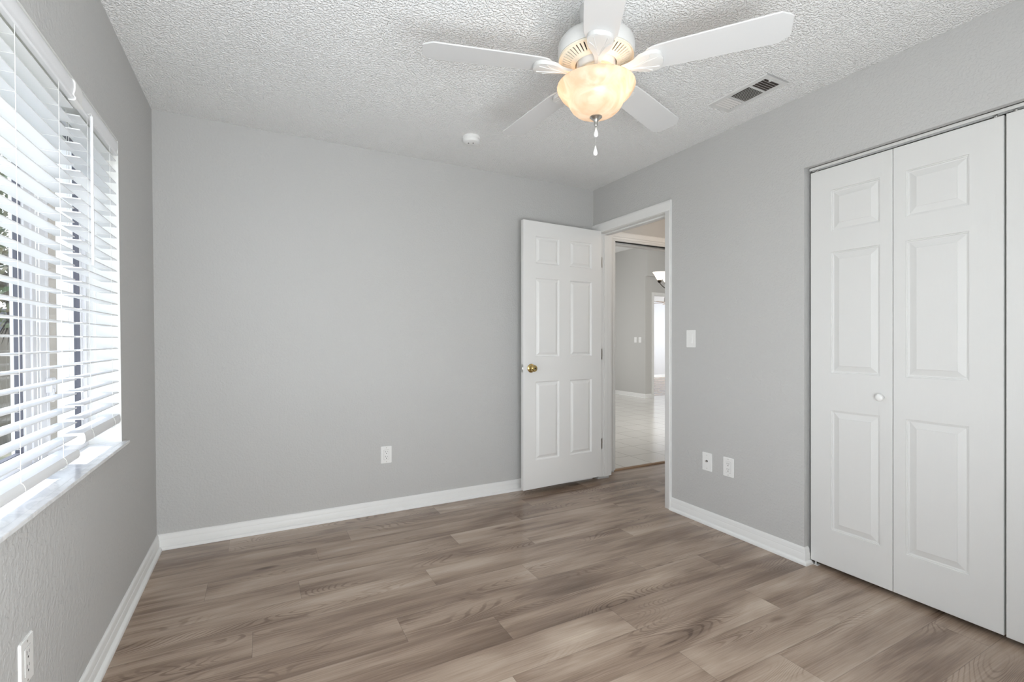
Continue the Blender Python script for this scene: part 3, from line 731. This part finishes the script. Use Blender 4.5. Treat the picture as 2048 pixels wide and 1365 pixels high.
# blades
def blade_geo():
    """along +x from the hub, pitched; returns MB of the blade and of its iron in local space"""
    pitch = math.radians(-9); droop = .0
    def xf(p):
        x, y, z = p; return Vector((x, y * math.cos(pitch), z + y * math.sin(pitch) * 1.0))
    b = MB(xf); th = .0055
    out = [(.185, -.036), (.200, -.050), (.225, -.058), (.30, -.062), (.62, -.069), (.650, -.048), (.656, -.040), (.656, .040), (.650, .048), (.62, .069), (.30, .062), (.225, .058), (.200, .050), (.185, .036)]
    bm = bmesh.new(); vs = [bm.verts.new((x, y, 0)) for x, y in out]; f = bm.faces.new(vs)
    ex = bmesh.ops.extrude_face_region(bm, geom=[f]); bmesh.ops.translate(bm, vec=(0, 0, th), verts=[v for v in ex['geom'] if isinstance(v, bmesh.types.BMVert)])
    bmesh.ops.bevel(bm, geom=[e for e in bm.edges if abs(e.verts[0].co.z - e.verts[1].co.z) < 1e-6], offset=.0015, segments=1, affect='EDGES')
    b.bm(bm)
    # iron: a leaf of three lobes under the blade with veins, tapering to an arm
    g = MB(xf)
    prof = [(.062, .012), (.080, .011), (.098, .012), (.120, .015), (.142, .023), (.165, .036), (.190, .044), (.212, .046), (.229, .042), (.241, .031), (.248, .014)]
    def zb(x):   # underside height relative to blade underside
        return -.015 if x > .16 else -.015 - (.16 - x) * .06
    top = []; bot = []
    pts = [(x, y) for x, y in prof] + [(x, -y) for x, y in prof[::-1]]
    ncol = 9
    rows = []
    for x, hy in prof:
        row = []
        for c in range(ncol):
            u = -1 + 2 * c / (ncol - 1); yv = u * hy
            dome = .003 * (1 - u * u)
            row.append((x, yv, zb(x) - dome))
        rows.append(row)
    idx = [[g.vert(p) for p in row] for row in rows]
    for i in range(len(rows) - 1):
        for c in range(ncol - 1): g.face((idx[i][c], idx[i][c+1], idx[i+1][c+1], idx[i+1][c]))
    idt = [[g.vert((p[0], p[1], -.0005 if p[0] > .16 else zb(p[0]) + .010)) for p in (row[0], row[-1])] for row in rows]
    for i in range(len(rows) - 1):
        g.face((idx[i][0], idx[i+1][0], idt[i+1][0], idt[i][0])); g.face((idx[i][-1], idx[i+1][-1], idt[i+1][1], idt[i][1])); g.face((idt[i][0], idt[i+1][0], idt[i+1][1], idt[i][1]))
    g.face([v for v in idx[-1]] + [idt[-1][1], idt[-1][0]]); g.face([v for v in idx[0]] + [idt[0][1], idt[0][0]])
    # veins
    for s in (-1, 1):
        for y_end, x_end in ((.024, .232), (.038, .205)):
            g.tube([(.130, s*.003, zb(.13) - .0035), (.165, s*y_end*.30, zb(.17) - .0034), (.19, s*y_end*.62, zb(.2) - .0030), (x_end, s*y_end, zb(.2) - .0022)], .0019, 6)
    g.tube([(.08, 0, zb(.08) - .003), (.14, 0, zb(.14) - .003)], .003, 6)
    return b, g
th0 = 2.863
for k in range(5):
    a = th0 - k * 2 * PI / 5
    b, g = blade_geo()
    Rz = Matrix.Rotation(a, 4, 'Z'); zb_ = 2.190 + .006
    Tm = Matrix.Translation((FX, FY, zb_)) @ Rz
    b.v = [Tm @ v for v in b.v]; g.v = [Tm @ v for v in g.v]
    bo = b.make('blade', M['blade'], fan)
    g.make('blade_iron', M['white_metal'], bo, angle=40)

# ------------------------------------------------------------------ smoke detector, vent
sd = empty('smoke_detector', (1.677, -.497, H)); tag(sd, 'round white smoke detector on the ceiling near the back wall', 'smoke detector')
mb = MB(); mb.lathe([(0, 2.44), (.054, 2.44), (.055, 2.427), (.052, 2.424), (0, 2.424)], (1.677, -.497, 0), 40); mb.make('base', M['plastic'], sd, angle=40)
mb = MB(); mb.lathe([(0, 2.424), (.050, 2.424), (.052, 2.412), (.049, 2.404), (.042, 2.401), (0, 2.401)], (1.677, -.497, 0), 40); cv = mb.make('cover', M['plastic'], sd, angle=40)
mb = MB()
for dx, dy in ((-.018, .004), (.008, -.010)): mb.lathe([(0, 2.4012), (.0045, 2.4012), (.0045, 2.4002), (0, 2.4002)], (1.677 + dx, -.497 + dy, 0), 14)
mb.make('test_button', M['slot'], cv)

vx0, vx1, vy0, vy1 = 2.642, 2.815, -1.820, -1.470; zc = H - .0005
vt = empty('ceiling_vent', ((vx0+vx1)/2, (vy0+vy1)/2, H)); tag(vt, 'white three-section metal air vent in the ceiling', 'air vent')
ix0, ix1 = vx0 + .030, vx1 - .030
secs = [(vy1 - .030 - .085, vy1 - .030, 'x'), (vy0 + .030 + .075 + .012, vy1 - .030 - .085 - .012, 'y'), (vy0 + .030, vy0 + .030 + .075, 'x')]
mb = MB(); zt = zc - .006
def fr(x0, x1, y0, y1): mb.box((x0, y0, zt), (x1, y1, zt + .003))
fr(vx0 + .004, ix0, vy0 + .004, vy1 - .004); fr(ix1, vx1 - .004, vy0 + .004, vy1 - .004); fr(ix0, ix1, vy1 - .03, vy1 - .004); fr(ix0, ix1, vy0 + .004, vy0 + .03)
fr(ix0, ix1, secs[0][0] - .012, secs[0][0]); fr(ix0, ix1, secs[2][1], secs[2][1] + .012)
mb.prism([(vx0, vy0, zc), (vx1, vy0, zc), (vx1 - .005, vy0 + .005, zt), (vx0 + .005, vy0 + .005, zt)], (0, 0, .0004))
for a, b_, c, d in (((vx0, vy0), (vx1, vy0), (vx1 - .005, vy0 + .005), (vx0 + .005, vy0 + .005)), ((vx0, vy1), (vx1, vy1), (vx1 - .005, vy1 - .005), (vx0 + .005, vy1 - .005)), ((vx0, vy0), (vx0, vy1), (vx0 + .005, vy1 - .005), (vx0 + .005, vy0 + .005)), ((vx1, vy0), (vx1, vy1), (vx1 - .005, vy1 - .005), (vx1 - .005, vy0 + .005))):
    mb.poly([(*a, zc), (*b_, zc), (*c, zt), (*d, zt)])
mb.make('frame', M['white_metal'], vt)
mb = MB()
def louver_y(x, y0, y1, tilt):      # slat running along y
    mb.prism([(x - .0024, y0, zt), (x + .0006, y0, zt), (x + tilt + .0006, y0, zt + .004), (x + tilt - .001, y0, zt + .004)], (0, y1 - y0, 0))
def louver_x(y, x0, x1, tilt):
    mb.prism([(x0, y - .0012, zt), (x0, y + .0008, zt), (x0, y + tilt + .0005, zt + .004), (x0, y + tilt - .0005, zt + .004)], (x1 - x0, 0, 0))
ny = 9
for i in range(ny + 1):
    louver_y(ix0 + (ix1 - ix0) * i / ny, secs[1][0], secs[1][1], .004)
for s, tl_ in ((secs[0], -.0095), (secs[2], .004)):
    for i in range(6): louver_x(s[0] + (s[1] - s[0]) * i / 5, ix0, ix1, tl_)
mb.make('louvers', mat('louver_enamel', (.70, .68, .66), .45), vt)
mb = MB(); mb.box((ix0 - .004, vy0 + .028, zt + .0042), (ix1 + .004, vy1 - .028, zt + .0050)); mb.make('duct_opening', M['duct'], vt)
for y in (vy0 + .014, vy1 - .014):
    mb = MB(); mb.lathe([(0, zt - .001), (.003, zt - .0008), (.0035, zt), (0, zt)], ((vx0+vx1)/2, y, 0), 12); mb.make('screw', M['steel'], vt)
mb = MB(); mb.box((2.700, vy0 + .018, zt - .005), (2.712, vy0 + .034, zt), .002); mb.make('damper_lever', M['white_metal'], vt)

# ------------------------------------------------------------------ electrical plates
def on_wall(c, n):
    """frame on a wall: u to the viewer's right, v up, n out of the wall"""
    n = Vector(n).normalized(); u = Vector((0, 0, 1)).cross(n).normalized()
    c = Vector(c)
    return lambda p: c + u * p[0] + Vector((0, 0, 1)) * p[1] + n * p[2]
def plate(name, c, n, label, cat, kind, group=None, w=.072, h=.114, tint='plastic', xf2=None):
    F0 = on_wall(c, n); F = (lambda p: lean(F0(p))) if xf2 else F0
    r = empty(name, F((0, 0, 0))); tag(r, label, cat, group)
    mb = MB(F); bm = bmesh.new(); bmesh.ops.create_cube(bm, size=1.0)
    for v in bm.verts: v.co = Vector((v.co.x * w, v.co.y * h, (v.co.z + .5) * .0055))
    bmesh.ops.bevel(bm, geom=[e for e in bm.edges if max(e.verts[0].co.z, e.verts[1].co.z) > .001], offset=.0022, segments=2, affect='EDGES')
    mb.bm(bm); mb.make('cover_plate', M[tint], r)
    def disc(nm, x, y, rad, m_, par, z0=.0054, z1=.0062):
        mb = MB(F); pts = [(x + rad * math.cos(t * PI / 8), y + rad * math.sin(t * PI / 8), z0) for t in range(16)]; mb.prism(pts, Vector((0, 0, 0)) + (F((0, 0, z1)) - F((0, 0, z0))) * 0 + Vector((0, 0, 0)), cap=False) if False else None
        a = [mb.vert(p) for p in pts]; b_ = [mb.vert((p[0], p[1], z1)) for p in pts]
        for i in range(16): mb.face((a[i], a[(i+1) % 16], b_[(i+1) % 16], b_[i]))
        mb.face(b_); mb.face(a[::-1]); return mb.make(nm, m_, par)
    def slab(nm, x0, x1, y0, y1, z0, z1, m_, par, bev=0):
        mb = MB(F); mb.box((x0, y0, z0), (x1, y1, z1), bev); return mb.make(nm, m_, par)
    if kind == 'outlet':
        ins = slab('receptacle', -.0165, .0165, -.0335, .0335, .0050, .0068, M[tint], r, .0006)
        mb = MB(F); e = .0008
        for a in ((-.0175, -.0165, -.0345, .0345), (.0165, .0175, -.0345, .0345), (-.0175, .0175, .0335, .0345), (-.0175, .0175, -.0345, -.0335)): mb.box((a[0], a[2], .0052), (a[1], a[3], .0056))
        mb.make('shadow_gap', mat('gap_grey', (.35, .35, .34), .7) if 'gap_grey' not in bpy.data.materials else bpy.data.materials['gap_grey'], ins)
        for cy_ in (.0175, -.0155):
            mb = MB(F); mb.box((-.0075, cy_ - .001, .0066), (-.0055, cy_ + .009, .0070)); mb.box((.0050, cy_, .0066), (.0068, cy_ + .008, .0070))
            mb.box((-.0024, cy_ - .0105, .0066), (.0024, cy_ - .0055, .0070), .0); mb.make('socket_slots', M['slot'], ins)
        for sy in (.0475, -.0475): disc('screw', 0, sy, .0028, M['pewter'], r)
    elif kind == 'coax':
        disc('jack_base', 0, .004, .0068, M['slot'], r, .0054, .0075); j = disc('coax_jack', 0, .004, .0048, M['pewter'], r, .0054, .014)
        for sy in (.0415, -.0415): disc('screw', 0, sy, .0026, M['pewter'], r)
    elif kind == 'switch':
        slab('switch_frame', -.0165, .0165, -.0335, .0335, .0050, .0064, M[tint], r, .0005)
        mb = MB(F); mb.prism([(-.0135, -.030, .0064), (-.0135, .030, .0064), (-.0135, .030, .0070), (-.0135, -.030, .0118)], (0, 0, 0)) if False else None
        a = [mb.vert(p) for p in ((-.0135, -.030, .006), (.0135, -.030, .006), (.0135, .030, .006), (-.0135, .030, .006), (-.0135, -.030, .0125), (.0135, -.030, .0125), (.0135, .030, .0072), (-.0135, .030, .0072))]
        for qd in ((0,3,2,1),(4,5,6,7),(0,1,5,4),(1,2,6,5),(2,3,7,6),(3,0,4,7)): mb.face([a[i] for i in qd])
        mb.make('rocker', M[tint], r)
    elif kind == 'toggle':
        slab('toggle_lever', -.004, .004, -.002, .014, .005, .016, M[tint], r, .001)
    return r
plate('wall_outlet', (1.2625, 0, .3885), (0, -1, 0), 'white power outlet low on the back wall', 'outlet', 'outlet', 'white power outlets')
plate('wall_outlet', (W, -1.3235, .396), (-1, 0, 0), 'white power outlet beside the cable jack plate, right of the doorway', 'outlet', 'outlet', 'white power outlets')
plate('wall_outlet', (0, -1.669, .377), (1, 0, 0), 'white power outlet on the window wall, at the bottom left corner', 'outlet', 'outlet', 'white power outlets', xf2=True)
plate('coax_plate', (W, -1.1685, .3945), (-1, 0, 0), 'white wall plate with one dark cable jack, right of the doorway', 'wall plate', 'coax')
plate('light_switch', (W, -1.040, 1.175), (-1, 0, 0), 'white rocker light switch at hand height right of the doorway', 'light switch', 'switch')
plate('light_switch', (LX, 4.281, 1.185), (-1, 0, 0), 'left one of two small white light switches on the living room wall', 'light switch', 'toggle', 'light switches on the living room wall')
plate('light_switch', (LX, 4.149, 1.185), (-1, 0, 0), 'right one of two small white light switches on the living room wall', 'light switch', 'toggle', 'light switches on the living room wall')

# ------------------------------------------------------------------ chandelier in the dining area
su = Vector((.8836, -.468, 0)); sv = Vector((.468, .8836, 0))
cc = Vector((4.66, .88, 0)) + su * .215
ch = empty('chandelier', (cc.x, cc.y, LC)); tag(ch, 'bronze chandelier with lit white glass shades, partly hidden by the door casing', 'chandelier')
mb = MB(); mb.tube([(cc.x, cc.y, 2.15), (cc.x, cc.y, 3.08)], .006, 8); mb.lathe([(0, 3.10), (.06, 3.10), (.055, 3.08), (.01, 3.06), (0, 3.06)], (cc.x, cc.y, 0), 24); mb.make('hanging_rod', M['bronze'], ch)
mb = MB(); mb.lathe([(0, 1.72), (.012, 1.725), (.022, 1.745), (.030, 1.77), (.018, 1.80), (.012, 1.86), (.02, 1.94), (.014, 2.02), (.024, 2.10), (.008, 2.16), (0, 2.16)], (cc.x, cc.y, 0), 24); mb.make('body', M['bronze'], ch, smooth=True)
for k in range(5):
    a = k * 2 * PI / 5
    dr = -su * math.cos(a) + -sv * math.sin(a)
    e = cc + dr * .215
    mb = MB(); pts = []
    for i in range(13):
        t = i / 12; ang = PI + t * PI          # semicircle below
        rr = .02 + .195 * t; pts.append((cc.x + dr.x * rr, cc.y + dr.y * rr, 1.835 - .068 * math.sin(t * PI) + .01 * t))
    mb.tube(pts, .0045, 8); mb.lathe([(0, 1.842), (.008, 1.842), (.022, 1.856), (.026, 1.872), (.022, 1.878), (0, 1.878)], (e.x, e.y, 0), 20); mb.make('arm', M['bronze'], ch, smooth=True)
    mb = MB(); mb.lathe([(.022, 1.874), (.032, 1.890), (.045, 1.915), (.058, 1.940), (.070, 1.958), (.080, 1.970), (.078, 1.971), (.068, 1.960), (.055, 1.940), (.042, 1.915), (.029, 1.891), (.019, 1.876)], (e.x, e.y, 0), 32, close=True)
    sh = mb.make('glass_shade', M['shade'], ch, smooth=True)
    add_light('chandelier_bulb_light', 'POINT', (e.x, e.y, 1.945), 2.0, (1.0, .86, .68), shadow_soft_size=.02)

# fan of the far room
fr_ = Vector((10.12, 6.0, 0)); ff = empty('ceiling_fan', (fr_.x, fr_.y, 2.44)); tag(ff, 'tiny white ceiling fan in the bright room beyond the far doorway', 'ceiling fan')
mb = MB(); mb.lathe([(0, 2.44), (.05, 2.44), (.05, 2.36), (.10, 2.32), (.11, 2.22), (.05, 2.15), (0, 2.15)], (*fr_[:2], 0), 24); mb.make('motor_housing', M['white_metal'], ff, smooth=True)
mb = MB(); mb.lathe([(0, 2.03), (.04, 2.04), (.065, 2.07), (.07, 2.11), (0, 2.15)], (*fr_[:2], 0), 24); mb.make('light_globe', M['shade'], ff, smooth=True)
bmat = mat('pale_wood_blade', (.62, .48, .36), .5)
for k in range(5):
    a = .9 + k * 2 * PI / 5; mb = MB(); d = Vector((math.cos(a), math.sin(a), 0)); s = Vector((-d.y, d.x, 0))
    p = [fr_ + d * .12 - s * .05, fr_ + d * .62 - s * .065, fr_ + d * .62 + s * .065, fr_ + d * .12 + s * .05]
    mb.prism([(q.x, q.y, 2.18) for q in p], (0, 0, .008)); mb.make('blade', bmat, ff)

# ------------------------------------------------------------------ outside
def grass():
    m = mat('dry_lawn', (.3, .3, .2), .9); L = m.node_tree.links; b = m.node_tree.nodes['Principled BSDF']
    g = N(m, 'ShaderNodeNewGeometry'); t = N(m, 'ShaderNodeTexNoise'); t.inputs['Scale'].default_value = 3; t.inputs['Detail'].default_value = 8
    r = N(m, 'ShaderNodeValToRGB'); e = r.color_ramp.elements; e[0].position = .4; e[0].color = (.07, .09, .035, 1); e[1].position = .62; e[1].color = (.20, .17, .12, 1)
    L.new(g.outputs['Position'], t.inputs['Vector']); L.new(t.outputs['Fac'], r.inputs[0]); L.new(r.outputs[0], b.inputs['Base Color']); return m
mb = MB(); mb.box((-30, -14, -.30), (-.22, 24, -.12)); st(mb, 'ground', grass(), 'patchy lawn of the yard outside the window', 'lawn')
ws = mat('fence_boards', (.12, .12, .13), .9, bump=[('noise', 8, .4, .004, (1, 12, 1))])
fn = empty('wooden_fence', (-6, 8.4, -.12)); tag(fn, 'weathered grey board fence at the end of the yard', 'fence')
mb = MB(); x = -14.0
while x < -.5:
    h = 1.74 + random.uniform(-.012, .012); mb.box((x, 8.4 + random.uniform(0, .006), -.1), (x + .135, 8.42, h)); x += .141
mb.make('fence_boards', ws, fn)
mb = MB()
for z in (.25, .85, 1.5): mb.box((-14, 8.42, z), (-.5, 8.46, z + .09))
mb.make('fence_rails', ws, fn)
# wing of the house with a white corner post
mb = MB(); mb.box((-.965, 1.75, -.12), (-.2, 1.9, 2.7)); stc = mat('tan_siding', (.28, .235, .185), .85, bump=[('noise', 20, .3, .004, (1, 1, 1))])
st(mb, 'wall_outside_wing', stc, 'tan outside wall of the house wing beyond the window')
mb = MB(); mb.box((-1.065, 1.70, -.12), (-.972, 1.86, 2.7), .006); st(mb, 'trim_6', M['vinyl'], 'white corner post of the house wing outside', 'post')
mb = MB(); mb.box((-.905, 1.735, -.12), (-.88, 1.75, 2.7)); mb.box((-.86, 1.72, -.12), (-.81, 1.75, 2.7)); mb.box((-.77, 1.73, -.12), (-.755, 1.75, 2.7)); st(mb, 'trim_7', M['vinyl'], 'white downpipes on the tan house wing', 'trim')
# tree
bark = mat('pale_bark', (.17, .15, .12), .9, bump=[('noise', 14, .7, .02, (3, 3, .8))])
leafm = bpy.data.materials.new('tree_leaves'); leafm.use_nodes = True
_b = leafm.node_tree.nodes['Principled BSDF']; _o = N(leafm, 'ShaderNodeObjectInfo'); _g = N(leafm, 'ShaderNodeNewGeometry'); _r = N(leafm, 'ShaderNodeValToRGB')
_r.color_ramp.elements[0].color = (.035, .07, .02, 1); _r.color_ramp.elements[1].color = (.16, .14, .08, 1)
leafm.node_tree.links.new(_g.outputs['Random Per Island'], _r.inputs[0]); leafm.node_tree.links.new(_r.outputs[0], _b.inputs['Base Color']); _b.inputs['Roughness'].default_value = .6
def tree(x, y, label, h=3.6, seed=1, rad=1.5, nleaf=5200, lean_=(0.0, 0.0)):
    rnd = random.Random(seed); r = empty('tree', (x, y, -.12)); tag(r, label, 'tree')
    mb = MB(); mb.tube([(x, y, -.12), (x + .03, y, .5), (x - .02 + lean_[0]*.4, y, 1.1), (x + .06 + lean_[0], y, 1.8), (x + .1 + lean_[0], y, 2.8)], [.16, .12, .11, .10, .06], 12)
    for i in range(7):
        a = rnd.uniform(0, 2*PI); z0 = rnd.uniform(1.2, 2.2); l = rnd.uniform(.6, 1.2)
        mb.tube([(x, y, z0), (x + l*.4*math.cos(a), y + l*.4*math.sin(a), z0 + .3), (x + l*math.cos(a), y + l*math.sin(a), z0 + .9)], [.06, .04, .02], 8)
    mb.make('trunk', bark, r, smooth=True)
    mb = MB()
    for i in range(nleaf):
        while True:
            p = Vector((rnd.uniform(-1, 1), rnd.uniform(-1, 1), rnd.uniform(-1, 1)))
            if p.length < 1: break
        c = Vector((x + p.x * rad, y + p.y * rad, h + p.z * 1.75))
        s = rnd.uniform(.035, .06); ax = Vector((rnd.gauss(0, 1), rnd.gauss(0, 1), rnd.gauss(0, 1))).normalized(); u = ax.orthogonal().normalized(); v = ax.cross(u)
        mb.poly([c - u*s, c - v*s*.5, c + u*s, c + v*s*.5])
    mb.make('foliage', leafm, r)
tree(-2.30, 5.0, 'leafy tree with a pale trunk in the yard outside', h=3.05, seed=3, rad=1.45, nleaf=6000)
tree(-5.4, 10.5, 'broad green tree rising behind the board fence', h=3.6, seed=9, rad=2.6, nleaf=7000)
